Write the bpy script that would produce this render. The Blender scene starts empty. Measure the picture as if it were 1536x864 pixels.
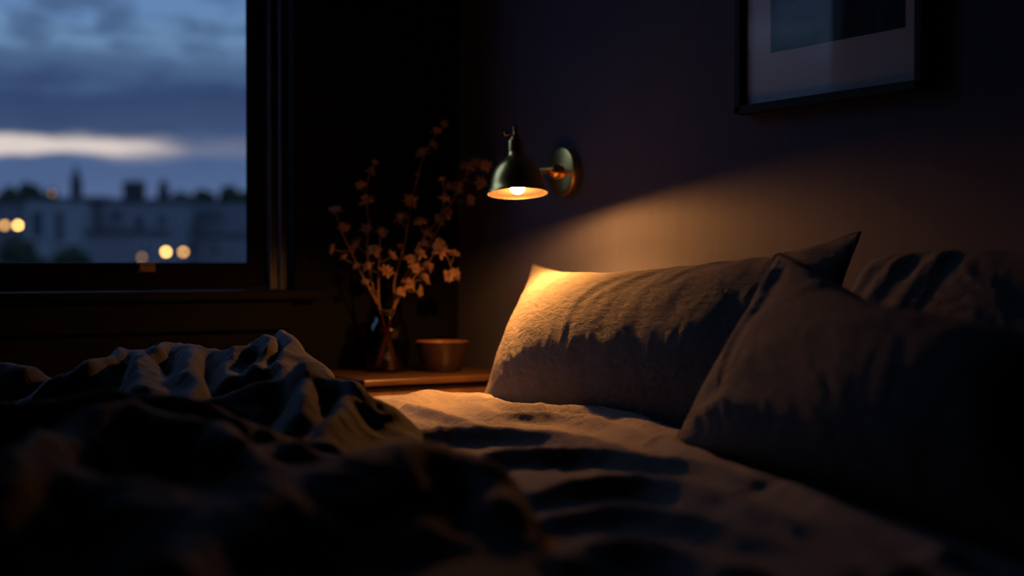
import bpy, bmesh, math, random
import numpy as np
from mathutils import Vector, Matrix

random.seed(7)
rng = np.random.default_rng(11)
SC = bpy.context.scene
COL = SC.collection
PI = math.pi

# ------------------------------------------------------------------ camera model
F = 2133.0
YAW = math.radians(30.4)
PITCH = math.atan(37.0 / F)
CAM = Vector((0, 0, 0.80))
FWD = Vector((math.sin(YAW) * math.cos(PITCH), math.cos(YAW) * math.cos(PITCH), -math.sin(PITCH)))
RGT = Vector((math.cos(YAW), -math.sin(YAW), 0))
UPV = RGT.cross(FWD)


def ray(px, py):
    return FWD + RGT * ((px - 768.0) / F) - UPV * ((py - 432.0) / F)


def at(px, py, d):
    return CAM + ray(px, py) * d


def on_x(px, py, x):
    r = ray(px, py)
    return CAM + r * ((x - CAM.x) / r.x)


def on_y(px, py, y):
    r = ray(px, py)
    return CAM + r * ((y - CAM.y) / r.y)


def on_z(px, py, z):
    r = ray(px, py)
    return CAM + r * ((z - CAM.z) / r.z)


W = 1.60          # headboard wall, plane x = W
L = 2.98          # window wall, plane y = L
ZB = 0.55         # top of the made-up bed

# ------------------------------------------------------------------ materials
def new_mat(name):
    m = bpy.data.materials.new(name)
    m.use_nodes = True
    nt = m.node_tree
    nt.nodes.clear()
    out = nt.nodes.new('ShaderNodeOutputMaterial')
    return m, nt, out


def nd(nt, kind, **kw):
    n = nt.nodes.new(kind)
    for k, v in kw.items():
        setattr(n, k, v)
    return n


def principled(name, col, rough=0.6, metal=0.0, spec=0.5, noise=None, bump=None, coat=0.0, sheen=0.0):
    """noise=(scale, amount) varies the colour; bump=(scale, strength, distance)"""
    m, nt, out = new_mat(name)
    b = nd(nt, 'ShaderNodeBsdfPrincipled')
    b.inputs['Base Color'].default_value = (*col, 1)
    b.inputs['Roughness'].default_value = rough
    b.inputs['Metallic'].default_value = metal
    b.inputs['Specular IOR Level'].default_value = spec
    b.inputs['Coat Weight'].default_value = coat
    if sheen:
        b.inputs['Sheen Weight'].default_value = sheen
        b.inputs['Sheen Roughness'].default_value = 0.5
    tc = nd(nt, 'ShaderNodeTexCoord')
    if noise:
        n = nd(nt, 'ShaderNodeTexNoise')
        n.inputs['Scale'].default_value = noise[0]
        n.inputs['Detail'].default_value = 6
        nt.links.new(tc.outputs['Object'], n.inputs['Vector'])
        mx = nd(nt, 'ShaderNodeMix', data_type='RGBA')
        a = noise[1]
        mx.inputs['A'].default_value = (*[c * (1 - a) for c in col], 1)
        mx.inputs['B'].default_value = (*[min(1, c * (1 + a)) for c in col], 1)
        nt.links.new(n.outputs['Fac'], mx.inputs['Factor'])
        nt.links.new(mx.outputs['Result'], b.inputs['Base Color'])
    if bump:
        n2 = nd(nt, 'ShaderNodeTexNoise')
        n2.inputs['Scale'].default_value = bump[0]
        n2.inputs['Detail'].default_value = 4
        nt.links.new(tc.outputs['Object'], n2.inputs['Vector'])
        bp = nd(nt, 'ShaderNodeBump')
        bp.inputs['Strength'].default_value = bump[1]
        bp.inputs['Distance'].default_value = bump[2]
        nt.links.new(n2.outputs['Fac'], bp.inputs['Height'])
        nt.links.new(bp.outputs['Normal'], b.inputs['Normal'])
    nt.links.new(b.outputs['BSDF'], out.inputs['Surface'])
    return m


def emission(name, col, strength):
    m, nt, out = new_mat(name)
    e = nd(nt, 'ShaderNodeEmission')
    e.inputs['Color'].default_value = (*col, 1)
    e.inputs['Strength'].default_value = strength
    nt.links.new(e.outputs['Emission'], out.inputs['Surface'])
    return m


def clear_glass(name, tint=(1, 1, 1), rough=0.0, ior=1.5):
    m, nt, out = new_mat(name)
    t = nd(nt, 'ShaderNodeBsdfTransparent')
    t.inputs['Color'].default_value = (*tint, 1)
    g = nd(nt, 'ShaderNodeBsdfGlossy')
    g.inputs['Roughness'].default_value = rough
    # Schlick reflectance, the same from either side of the sheet
    lw = nd(nt, 'ShaderNodeLayerWeight')
    lw.inputs['Blend'].default_value = 0.5
    pw = nd(nt, 'ShaderNodeMath', operation='POWER')
    nt.links.new(lw.outputs['Facing'], pw.inputs[0])
    pw.inputs[1].default_value = 5.0
    r0 = ((ior - 1) / (ior + 1)) ** 2
    ma = nd(nt, 'ShaderNodeMath', operation='MULTIPLY_ADD')
    nt.links.new(pw.outputs[0], ma.inputs[0])
    ma.inputs[1].default_value = 1 - r0
    ma.inputs[2].default_value = r0
    mx = nd(nt, 'ShaderNodeMixShader')
    nt.links.new(ma.outputs[0], mx.inputs['Fac'])
    nt.links.new(t.outputs['BSDF'], mx.inputs[1])
    nt.links.new(g.outputs['BSDF'], mx.inputs[2])
    nt.links.new(mx.outputs['Shader'], out.inputs['Surface'])
    return m


def linen(name, col, crinkle=1.0, stretch=(1.0, 1.0, 1.0)):
    """washed linen: fine weave plus a crinkle bump, UV in metres"""
    m, nt, out = new_mat(name)
    b = nd(nt, 'ShaderNodeBsdfPrincipled')
    b.inputs['Roughness'].default_value = 0.9
    b.inputs['Specular IOR Level'].default_value = 0.15
    b.inputs['Sheen Weight'].default_value = 0.08
    b.inputs['Sheen Roughness'].default_value = 0.6
    uv = nd(nt, 'ShaderNodeUVMap')
    uv.uv_map = 'UVMap'
    # crinkle
    mp = nd(nt, 'ShaderNodeMapping')
    mp.inputs['Scale'].default_value = stretch
    nt.links.new(uv.outputs['UV'], mp.inputs['Vector'])
    n1 = nd(nt, 'ShaderNodeTexNoise')
    n1.inputs['Scale'].default_value = 70
    n1.inputs['Detail'].default_value = 5
    n1.inputs['Roughness'].default_value = 0.62
    n1.inputs['Distortion'].default_value = 0.6
    nt.links.new(mp.outputs['Vector'], n1.inputs['Vector'])
    # weave: two crossing thread waves
    wx = nd(nt, 'ShaderNodeTexWave', bands_direction='X')
    wx.inputs['Scale'].default_value = 170
    wx.inputs['Distortion'].default_value = 2.0
    wx.inputs['Detail'].default_value = 1
    wy = nd(nt, 'ShaderNodeTexWave', bands_direction='Y')
    wy.inputs['Scale'].default_value = 170
    wy.inputs['Distortion'].default_value = 2.0
    wy.inputs['Detail'].default_value = 1
    nt.links.new(uv.outputs['UV'], wx.inputs['Vector'])
    nt.links.new(uv.outputs['UV'], wy.inputs['Vector'])
    ad = nd(nt, 'ShaderNodeMath', operation='ADD')
    nt.links.new(wx.outputs['Fac'], ad.inputs[0])
    nt.links.new(wy.outputs['Fac'], ad.inputs[1])
    b1 = nd(nt, 'ShaderNodeBump')
    b1.inputs['Strength'].default_value = 0.9
    b1.inputs['Distance'].default_value = 0.0060 * crinkle
    nt.links.new(n1.outputs['Fac'], b1.inputs['Height'])
    b2 = nd(nt, 'ShaderNodeBump')
    b2.inputs['Strength'].default_value = 0.5
    b2.inputs['Distance'].default_value = 0.0006
    nt.links.new(ad.outputs['Value'], b2.inputs['Height'])
    nt.links.new(b1.outputs['Normal'], b2.inputs['Normal'])
    nt.links.new(b2.outputs['Normal'], b.inputs['Normal'])
    # slub colour variation
    mp2 = nd(nt, 'ShaderNodeMapping')
    mp2.inputs['Scale'].default_value = (14, 220, 1)
    nt.links.new(uv.outputs['UV'], mp2.inputs['Vector'])
    n2 = nd(nt, 'ShaderNodeTexNoise')
    n2.inputs['Scale'].default_value = 1.0
    n2.inputs['Detail'].default_value = 3
    nt.links.new(mp2.outputs['Vector'], n2.inputs['Vector'])
    mx = nd(nt, 'ShaderNodeMix', data_type='RGBA')
    mx.inputs['A'].default_value = (*[c * 0.8 for c in col], 1)
    mx.inputs['B'].default_value = (*[c * 1.2 for c in col], 1)
    nt.links.new(n2.outputs['Fac'], mx.inputs['Factor'])
    nt.links.new(mx.outputs['Result'], b.inputs['Base Color'])
    nt.links.new(b.outputs['BSDF'], out.inputs['Surface'])
    return m


def wood(name, c1, c2, scale=(3, 30, 30), rough=0.4):
    m, nt, out = new_mat(name)
    b = nd(nt, 'ShaderNodeBsdfPrincipled')
    b.inputs['Roughness'].default_value = rough
    tc = nd(nt, 'ShaderNodeTexCoord')
    mp = nd(nt, 'ShaderNodeMapping')
    mp.inputs['Scale'].default_value = scale
    n = nd(nt, 'ShaderNodeTexNoise')
    n.inputs['Scale'].default_value = 2.2
    n.inputs['Detail'].default_value = 8
    n.inputs['Distortion'].default_value = 0.8
    nt.links.new(tc.outputs['Object'], mp.inputs['Vector'])
    nt.links.new(mp.outputs['Vector'], n.inputs['Vector'])
    cr = nd(nt, 'ShaderNodeValToRGB')
    cr.color_ramp.elements[0].position = 0.35
    cr.color_ramp.elements[0].color = (*c1, 1)
    cr.color_ramp.elements[1].position = 0.65
    cr.color_ramp.elements[1].color = (*c2, 1)
    nt.links.new(n.outputs['Fac'], cr.inputs['Fac'])
    nt.links.new(cr.outputs['Color'], b.inputs['Base Color'])
    bp = nd(nt, 'ShaderNodeBump')
    bp.inputs['Strength'].default_value = 0.2
    bp.inputs['Distance'].default_value = 0.001
    nt.links.new(n.outputs['Fac'], bp.inputs['Height'])
    nt.links.new(bp.outputs['Normal'], b.inputs['Normal'])
    nt.links.new(b.outputs['BSDF'], out.inputs['Surface'])
    return m


def wall_paint(name, col, spec=.25):
    """brushed matt limewash: vertical streaks and a fine stipple"""
    m, nt, out = new_mat(name)
    b = nd(nt, 'ShaderNodeBsdfPrincipled')
    b.inputs['Roughness'].default_value = 0.75
    b.inputs['Specular IOR Level'].default_value = spec
    tc = nd(nt, 'ShaderNodeTexCoord')
    mp = nd(nt, 'ShaderNodeMapping')
    mp.inputs['Scale'].default_value = (26, 26, 2.2)
    n = nd(nt, 'ShaderNodeTexNoise')
    n.inputs['Scale'].default_value = 1.5
    n.inputs['Detail'].default_value = 7
    nt.links.new(tc.outputs['Object'], mp.inputs['Vector'])
    nt.links.new(mp.outputs['Vector'], n.inputs['Vector'])
    mx = nd(nt, 'ShaderNodeMix', data_type='RGBA')
    mx.inputs['A'].default_value = (*[c * 0.85 for c in col], 1)
    mx.inputs['B'].default_value = (*[c * 1.15 for c in col], 1)
    nt.links.new(n.outputs['Fac'], mx.inputs['Factor'])
    nt.links.new(mx.outputs['Result'], b.inputs['Base Color'])
    n2 = nd(nt, 'ShaderNodeTexNoise')
    n2.inputs['Scale'].default_value = 220
    n2.inputs['Detail'].default_value = 3
    nt.links.new(tc.outputs['Object'], n2.inputs['Vector'])
    b1 = nd(nt, 'ShaderNodeBump')
    b1.inputs['Strength'].default_value = 0.25
    b1.inputs['Distance'].default_value = 0.001
    nt.links.new(n2.outputs['Fac'], b1.inputs['Height'])
    b2 = nd(nt, 'ShaderNodeBump')
    b2.inputs['Strength'].default_value = 0.25
    b2.inputs['Distance'].default_value = 0.002
    nt.links.new(n.outputs['Fac'], b2.inputs['Height'])
    nt.links.new(b1.outputs['Normal'], b2.inputs['Normal'])
    nt.links.new(b2.outputs['Normal'], b.inputs['Normal'])
    nt.links.new(b.outputs['BSDF'], out.inputs['Surface'])
    return m


M_WALL = wall_paint('navy_wall_paint', (0.062, 0.064, 0.103))
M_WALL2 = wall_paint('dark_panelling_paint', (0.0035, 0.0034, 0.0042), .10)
M_CEIL = principled('ceiling_paint', (0.05, 0.05, 0.06), 0.8)
M_FLOOR = wood('floor_boards', (0.03, 0.018, 0.01), (0.06, 0.035, 0.02), (2, 14, 2))
M_JAMB = principled('black_lacquer', (0.006, 0.007, 0.012), 0.20, spec=.6, coat=0.3)
M_FRAMEPAINT = principled('black_gloss_paint', (0.0025, 0.0025, 0.0032), 0.6, spec=.08, bump=(60, 0.05, 0.0005))
M_LINEN = linen('charcoal_linen', (0.170, 0.152, 0.146))
M_LINEN_P = linen('charcoal_linen_pillow', (0.102, 0.094, 0.095), 2.0, (0.55, 1.25, 1))
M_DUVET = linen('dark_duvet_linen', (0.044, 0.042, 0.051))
M_SHEET = linen('sheet_linen', (0.25, 0.24, 0.24))
M_BRASS = principled('aged_brass', (1.0, 0.56, 0.165), 0.30, 1.0, noise=(35, 0.25), bump=(120, 0.06, 0.0006))
M_BRASS_IN = principled('shade_lining', (0.0032, 0.0013, 0.0003), 0.6, 0.0, .3)
M_BULB = emission('warm_bulb', (1.0, 0.37, 0.075), 2600.0)
M_DARKMETAL = principled('bulb_socket', (0.08, 0.06, 0.03), 0.4, 1.0)
M_FRAME = principled('black_frame_wood', (0.012, 0.011, 0.012), 0.65, spec=.2, noise=(50, 0.3))
M_MAT = principled('mat_board', (0.62, 0.58, 0.60), 0.9, noise=(300, 0.04))
M_GLASS = clear_glass('window_glass')
M_PICGLASS = clear_glass('picture_glass')
M_VASE = clear_glass('smoky_glass', (0.62, 0.50, 0.40), 0.045, 1.6)
M_BOWL = principled('dark_glazed_ceramic', (0.028, 0.015, 0.009), 0.28, noise=(40, 0.4), bump=(30, 0.05, 0.001))
M_BOWL_IN = principled('bronze_glaze', (0.30, 0.14, 0.058), 0.3, 0.2, noise=(60, 0.3))
M_TABLE = wood('walnut', (0.09, 0.042, 0.018), (0.15, 0.072, 0.032), (8, 8, 1))
M_TABLETOP = wood('walnut_top', (0.050, 0.024, 0.010), (0.085, 0.042, 0.019), (3, 22, 3), 0.33)
M_STEM = principled('dry_stem', (0.24, 0.13, 0.07), 0.85, noise=(60, 0.3))
M_PETAL = principled('dry_petal', (0.36, 0.20, 0.135), 0.85, noise=(80, 0.3), sheen=0.1)
M_CALYX = principled('dry_calyx', (0.17, 0.09, 0.05), 0.9)


# ------------------------------------------------------------------ mesh helpers
def link_mesh(name, verts, faces, mat, parent=None, smooth=True, uvs=None, mats=None, fmat=None):
    me = bpy.data.meshes.new(name)
    me.from_pydata([tuple(v) for v in verts], [], faces)
    if uvs is not None:
        uvl = me.uv_layers.new(name='UVMap')
        idx = np.empty(len(me.loops), dtype=np.int32)
        me.loops.foreach_get('vertex_index', idx)
        uvl.data.foreach_set('uv', np.asarray(uvs, dtype=np.float32)[idx].ravel())
    for m in (mats or [mat]):
        me.materials.append(m)
    if fmat is not None:
        me.polygons.foreach_set('material_index', fmat)
    me.polygons.foreach_set('use_smooth', [bool(smooth)] * len(me.polygons))
    me.update()
    o = bpy.data.objects.new(name, me)
    COL.objects.link(o)
    if parent is not None:
        o.parent = parent
        o.matrix_parent_inverse = parent.matrix_world.inverted() if False else Matrix.Identity(4)
    return o


class MB:
    """collects shapes (world or local coordinates) for ONE mesh"""

    def __init__(self):
        self.v, self.f, self.fm = [], [], []
        self.cur = 0

    def add(self, vs, fs):
        n = len(self.v)
        self.v += [tuple(p) for p in vs]
        self.f += [tuple(i + n for i in f) for f in fs]
        self.fm += [self.cur] * len(fs)

    def box(self, x0, x1, y0, y1, z0, z1, b=0.0):
        if b <= 0:
            vs = [(x, y, z) for x in (x0, x1) for y in (y0, y1) for z in (z0, z1)]
            fs = [(0, 1, 3, 2), (4, 6, 7, 5), (0, 4, 5, 1), (2, 3, 7, 6), (0, 2, 6, 4), (1, 5, 7, 3)]
            self.add(vs, fs)
            return
        bm = bmesh.new()
        bmesh.ops.create_cube(bm, size=1)
        for v in bm.verts:
            v.co = Vector(((x0 + x1) / 2 + v.co.x * (x1 - x0), (y0 + y1) / 2 + v.co.y * (y1 - y0), (z0 + z1) / 2 + v.co.z * (z1 - z0)))
        bmesh.ops.bevel(bm, geom=bm.edges[:], offset=b, segments=2, profile=0.5, affect='EDGES')
        bm.verts.index_update()
        self.add([v.co[:] for v in bm.verts], [[v.index for v in f.verts] for f in bm.faces])
        bm.free()

    def lathe(self, prof, origin=(0, 0, 0), axis=(0, 0, 1), seg=48, cap0=False, cap1=False):
        """prof: list of (radius, height along axis)"""
        q = Vector((0, 0, 1)).rotation_difference(Vector(axis).normalized())
        o = Vector(origin)
        n0 = []
        vs, fs = [], []
        for r, h in prof:
            for k in range(seg):
                a = 2 * PI * k / seg
                vs.append(o + q @ Vector((r * math.cos(a), r * math.sin(a), h)))
        for i in range(len(prof) - 1):
            for k in range(seg):
                k2 = (k + 1) % seg
                fs.append((i * seg + k, i * seg + k2, (i + 1) * seg + k2, (i + 1) * seg + k))
        if cap0:
            fs.append(tuple(range(seg - 1, -1, -1)))
        if cap1:
            m = (len(prof) - 1) * seg
            fs.append(tuple(m + k for k in range(seg)))
        self.add(vs, fs)

    def tube(self, pts, radii, seg=8):
        pts = [Vector(p) for p in pts]
        n = len(pts)
        if not hasattr(radii, '__len__'):
            radii = [radii] * n
        vs, fs = [], []
        ref = Vector((0.3, 0.2, 0.93)).normalized()
        for i, p in enumerate(pts):
            t = (pts[min(i + 1, n - 1)] - pts[max(i - 1, 0)]).normalized()
            a = t.cross(ref)
            if a.length < 1e-3:
                a = t.cross(Vector((1, 0, 0)))
            a.normalize()
            b = t.cross(a)
            for k in range(seg):
                th = 2 * PI * k / seg
                vs.append(p + (a * math.cos(th) + b * math.sin(th)) * radii[i])
        for i in range(n - 1):
            for k in range(seg):
                k2 = (k + 1) % seg
                fs.append((i * seg + k, i * seg + k2, (i + 1) * seg + k2, (i + 1) * seg + k))
        fs.append(tuple(range(seg - 1, -1, -1)))
        fs.append(tuple((n - 1) * seg + k for k in range(seg)))
        self.add(vs, fs)

    def prism(self, poly, z0, z1):
        """poly: closed list of (x, y), extruded along z"""
        n = len(poly)
        vs = [(x, y, z0) for x, y in poly] + [(x, y, z1) for x, y in poly]
        fs = [(i, (i + 1) % n, n + (i + 1) % n, n + i) for i in range(n)]
        fs += [tuple(range(n - 1, -1, -1)), tuple(range(n, 2 * n))]
        self.add(vs, fs)

    def build(self, name, mat, parent=None, smooth=False, mats=None, origin=None):
        vs = self.v
        if origin is not None:
            o_ = Vector(origin)
            vs = [tuple(Vector(p) - o_) for p in vs]
        o = link_mesh(name, vs, self.f, mat, parent, smooth, mats=mats, fmat=self.fm if mats else None)
        bm = bmesh.new()
        bm.from_mesh(o.data)
        bmesh.ops.recalc_face_normals(bm, faces=bm.faces[:])
        bm.to_mesh(o.data)
        bm.free()
        if smooth == 'auto':
            o.data.polygons.foreach_set('use_smooth', [True] * len(o.data.polygons))
            o.data.set_sharp_from_angle(angle=math.radians(35))
        if origin is not None and parent is None:
            o.location = origin
        return o


def tag(o, label=None, cat=None, group=None, kind=None):
    if label:
        o['label'] = label
    if cat:
        o['category'] = cat
    if group:
        o['group'] = group
    if kind:
        o['kind'] = kind
    return o


def thing(name, loc, label, cat, group=None):
    o = bpy.data.objects.new(name, None)
    o.empty_display_size = 0.05
    COL.objects.link(o)
    o.location = loc
    tag(o, label, cat, group)
    return o


def part(mb, name, mat, root, smooth=False, mats=None):
    """mb is in world coordinates, root is an unrotated Empty (or part chain at identity)"""
    org = Vector((0, 0, 0))
    p = root
    while p is not None:
        org += p.location
        p = p.parent
    o = mb.build(name, mat, root, smooth, mats)
    o.data.transform(Matrix.Translation(-org))
    return o


# ------------------------------------------------------------------ numpy noise
_perm = rng.permutation(512)
_perm = np.concatenate([_perm, _perm])
_gr = rng.uniform(0, 2 * PI, 512)
_gx, _gy = np.cos(_gr), np.sin(_gr)


def pnoise(x, y):
    xi = np.floor(x).astype(int)
    yi = np.floor(y).astype(int)
    xf, yf = x - xi, y - yi
    u = xf * xf * xf * (xf * (xf * 6 - 15) + 10)
    v = yf * yf * yf * (yf * (yf * 6 - 15) + 10)

    def g(ix, iy, dx, dy):
        h = _perm[(_perm[ix & 511] + iy) & 511]
        return _gx[h] * dx + _gy[h] * dy
    a = g(xi, yi, xf, yf)
    b = g(xi + 1, yi, xf - 1, yf)
    c = g(xi, yi + 1, xf, yf - 1)
    d = g(xi + 1, yi + 1, xf - 1, yf - 1)
    return (a + u * (b - a)) * (1 - v) + (c + u * (d - c)) * v


def fbm(x, y, octv=4, gain=0.5):
    s, a = 0, 1.0
    for i in range(octv):
        s = s + a * pnoise(x * 2 ** i + 17.3 * i, y * 2 ** i - 9.1 * i)
        a *= gain
    return s


def ridged(x, y):
    return 1.0 - np.minimum(1, np.sqrt((pnoise(x, y) * 2.2) ** 2 + .03))


def sstep(a, b, x):
    t = np.clip((x - a) / (b - a), 0, 1)
    return t * t * (3 - 2 * t)


def polyline_field(X, Y, pts):
    """distance to a polyline and the value interpolated along it; pts: (x, y, value)"""
    best = np.full(X.shape, 1e9)
    val = np.zeros(X.shape)
    side = np.zeros(X.shape)
    for (x0, y0, z0), (x1, y1, z1) in zip(pts[:-1], pts[1:]):
        dx, dy = x1 - x0, y1 - y0
        L2 = dx * dx + dy * dy + 1e-12
        t = np.clip(((X - x0) * dx + (Y - y0) * dy) / L2, 0, 1)
        ex, ey = X - (x0 + t * dx), Y - (y0 + t * dy)
        d = np.hypot(ex, ey)
        m = d < best
        best = np.where(m, d, best)
        val = np.where(m, z0 + t * (z1 - z0), val)
        side = np.where(m, np.sign(dx * ey - dy * ex), side)
    return best, val, side


# ------------------------------------------------------------------ the room
RX0, RY0, ZC = -2.2, -2.2, 2.55
mb = MB(); mb.box(RX0 - .1, W + .1, RY0 - .1, L + .2, -0.12, 0.0)
tag(mb.build('floor', M_FLOOR), kind='structure')
mb = MB(); mb.box(RX0 - .1, W + .1, RY0 - .1, L + .2, ZC, ZC + .1)
tag(mb.build('ceiling', M_CEIL), kind='structure')
mb = MB(); mb.box(W, W + .15, RY0, L + .2, 0, ZC)
tag(mb.build('wall_right', M_WALL), kind='structure')
mb = MB(); mb.box(RX0 - .15, RX0, RY0, L + .2, 0, ZC)
tag(mb.build('wall_left', M_WALL), kind='structure')
mb = MB(); mb.box(RX0, W, RY0 - .15, RY0, 0, ZC)
tag(mb.build('wall_front', M_WALL), kind='structure')

# window opening: right edge and sill fixed by the view, the rest runs out of frame
XO = on_y(439, 200, L).x                    # right edge of the opening in the wall
XL = 0.20                                   # left edge, outside the picture
ZS, ZT = 0.742, 2.25
mb = MB()
mb.box(RX0, XL, L, L + .2, 0, ZC)
mb.box(XO, W, L, L + .2, 0, ZC)
mb.box(XL, XO, L, L + .2, 0, ZS - .022)
mb.box(XL, XO, L, L + .2, ZT, ZC)
tag(mb.build('wall_back', M_WALL2), kind='structure')

win = bpy.data.objects.new('window_1', None)
COL.objects.link(win)
win.location = ((XL + XO) / 2, L, ZS)
tag(win, kind='structure')


def stepx(px, y):
    return on_y(px, 200, y).x


# stepped jamb: slightly splayed returns that mirror the sky towards the room
def jamb_poly(flip):
    pts = [(439, L + .001), (430, L + .022), (421.5, L + .0235), (416.5, L + .036), (406, L + .0375), (397, L + .058)]
    q = [(stepx(px, y), y) for px, y in pts]
    xe = q[-1][0]
    q += [(xe, L + .075), (xe + .035, L + .19), (XO + .0005, L + .19), (XO + .0005, L + .001)]
    return [((XL + XO) - x, y) for x, y in q] if flip else q


yc = L + .060
x2 = stepx(397, L + .058)
jw = XO - x2
mb = MB()
mb.prism(jamb_poly(False), ZS - .02, ZT)
mb.prism(jamb_poly(True), ZS - .02, ZT)
mb.box(XL, XO, L + .002, L + .19, ZT - jw * .6, ZT, .003)
part(mb, 'jamb', M_JAMB, win)
M_JAMB_HILITE = principled('painted_sky_highlight', (.15, .16, .22), .5)  # pale strips on the inner jamb returns: sky-lit highlights put into the colour
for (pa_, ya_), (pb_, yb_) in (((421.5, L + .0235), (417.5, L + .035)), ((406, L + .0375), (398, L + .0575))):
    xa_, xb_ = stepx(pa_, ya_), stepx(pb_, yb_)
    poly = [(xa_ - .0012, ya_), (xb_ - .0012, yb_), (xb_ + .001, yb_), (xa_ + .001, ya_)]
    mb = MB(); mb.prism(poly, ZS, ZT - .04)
    part(mb, 'jamb_highlight_strip', M_JAMB_HILITE, win)
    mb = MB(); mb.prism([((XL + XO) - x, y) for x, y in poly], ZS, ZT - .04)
    part(mb, 'jamb_highlight_strip', M_JAMB_HILITE, win)
# sash
xg = stepx(369, yc)                  # right edge of the glass
xgl = XL + jw + (x2 - xg)
zg = on_y(200, 393.5, yc).z          # bottom of the glass
zr = on_y(200, 427, yc).z
mb = MB()
mb.prism([(xg, yc), (xg + .004, yc - .0005), (x2 + .001, yc - .0005), (x2 + .001, yc + .034), (xg + .024, yc + .034)], ZS, ZT - .02)
mb.prism([((XL + XO) - x, y) for x, y in [(xg, yc), (xg + .004, yc - .0005), (x2 + .001, yc - .0005), (x2 + .001, yc + .034), (xg + .024, yc + .034)]], ZS, ZT - .02)
mb.box(XL + jw, x2, yc + .0005, yc + .012, ZS + .002, zg, .003)
mb.box(XL + jw, x2, yc + .012, yc + .034, ZS + .002, zg - .02, .003)
mb.box(XL + jw, x2, yc + .0005, yc + .034, ZT - .09, ZT - .02, .003)
sash = part(mb, 'sash', M_FRAMEPAINT, win)
mb = MB(); mb.box(xgl - .004, xg + .004, yc + .006, yc + .010, zg - .004, ZT - .085)
part(mb, 'pane', M_GLASS, win)
# parting bead at the foot of the sash and the window board
mb = MB()
mb.box(XL, XO, L + .045, yc + .002, ZS - .02, zr, .004)
part(mb, 'bottom_bead', M_FRAMEPAINT, win)
xs = stepx(484, L - .04)
mb = MB()
mb.box(XL - .07, xs, L - .042, L + .19, ZS - .022, ZS, .004)
part(mb, 'window_sill', M_FRAMEPAINT, win)
# casing, a flat board round the opening, and the apron board under the sill
xc = stepx(484, L - .010)
mb = MB()
mb.box(XO, xc, L - .010, L + .001, ZS, ZT + .075, .002)
mb.box(XL - .075, XL, L - .010, L + .001, ZS, ZT + .075, .002)
mb.box(XL, XO, L - .010, L + .001, ZT, ZT + .075, .002)
part(mb, 'casing', M_WALL2, win)
za = on_y(200, 500, L).z
mb = MB()
mb.box(XL - .05, stepx(437, L - .02), L - .020, L + .001, za, ZS - .022, .004)
part(mb, 'apron', M_WALL2, win)
# little sash lift on the bottom rail
pc = on_y(219, 399, yc)
mb = MB()
mb.box(pc.x - .020, pc.x + .020, yc - .004, yc + .001, pc.z - .014, pc.z + .004, .0015)
mb.box(pc.x - .020, pc.x + .020, yc - .024, yc - .002, pc.z + .004, pc.z + .009, .0015)
mb.box(pc.x - .020, pc.x - .012, yc - .020, yc - .002, pc.z - .010, pc.z + .006, .0015)
part(mb, 'sash_lift', principled('tarnished_brass', (.16, .12, .06), .35, 1.0), win)

# baseboards
mb = MB(); mb.box(W - .016, W, RY0, L, 0, .13, .003)
tag(mb.build('baseboard_right', M_WALL), kind='structure')
mb = MB(); mb.box(RX0, W, L - .016, L, 0, .13, .003)
tag(mb.build('baseboard_back', M_WALL2), kind='structure')

# ------------------------------------------------------------------ bed
bed = thing('bed', (.55, 1.6, 0), 'low dark wooden bed frame carrying the mattress', 'bed')
M_BEDWOOD = wood('dark_bed_wood', (0.04, 0.022, 0.012), (0.07, 0.04, 0.022), (2, 20, 20))
mb = MB()
mb.box(-.46, 1.57, 2.545, 2.585, .16, .32, .005)
mb.box(-.46, 1.57, .615, .655, .16, .32, .005)
mb.box(-.50, -.46, .615, 2.585, .16, .32, .005)
part(mb, 'rail', M_BEDWOOD, bed)
mb = MB(); mb.box(-.46, 1.56, .655, 2.545, .20, .235)
part(mb, 'slat_base', M_BEDWOOD, bed)
for (x, y) in ((-.45, .64), (-.45, 2.56), (1.53, .64), (1.53, 2.56)):
    mb = MB(); mb.box(x - .03, x + .03, y - .02, y + .02, 0, .17, .004)
    part(mb, 'leg', M_BEDWOOD, bed)
mb = MB(); mb.box(-.44, 1.565, .66, 2.54, .236, .492, .05)
mt = mb.build('mattress', M_SHEET, smooth=True)
mt.data.uv_layers.new(name='UVMap')
tag(mt, 'mattress in a grey sheet lying on the wooden bed frame under the duvet', 'mattress')

# ------------------------------------------------------------------ duvet
STEP = 0.0055
gx = np.arange(-.80, 1.500, STEP)
gs = np.arange(.30, 2.92, STEP)
X, S = np.meshgrid(gx, gs, indexing='ij')


def smooth_pts(p, sub=5):
    out = []
    n = len(p)
    for i in range(n - 1):
        p0, p1, p2, p3 = p[max(i - 1, 0)], p[i], p[i + 1], p[min(i + 2, n - 1)]
        for k in range(sub):
            t = k / sub
            out.append(.5 * ((2 * p1) + (p2 - p0) * t + (2 * p0 - 5 * p1 + 4 * p2 - p3) * t * t + (3 * p1 - p0 - 3 * p2 + p3) * t ** 3))
    out.append(p[-1])
    return out


def fold(X, Y, H, pts, w, base=ZB, p=2.0, asym=0.0):
    """smooth-max a crest with gaussian flanks; pts are (pixel x, pixel y, crest height)"""
    wp = smooth_pts([on_z(a, b, c) for a, b, c in pts], 5)
    d, z, s = polyline_field(X, Y, [(q.x, q.y, q.z) for q in wp])
    ww = w * (1 + asym * s)
    c = (z - base) * np.exp(-(d / ww) ** p)
    return c


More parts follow.
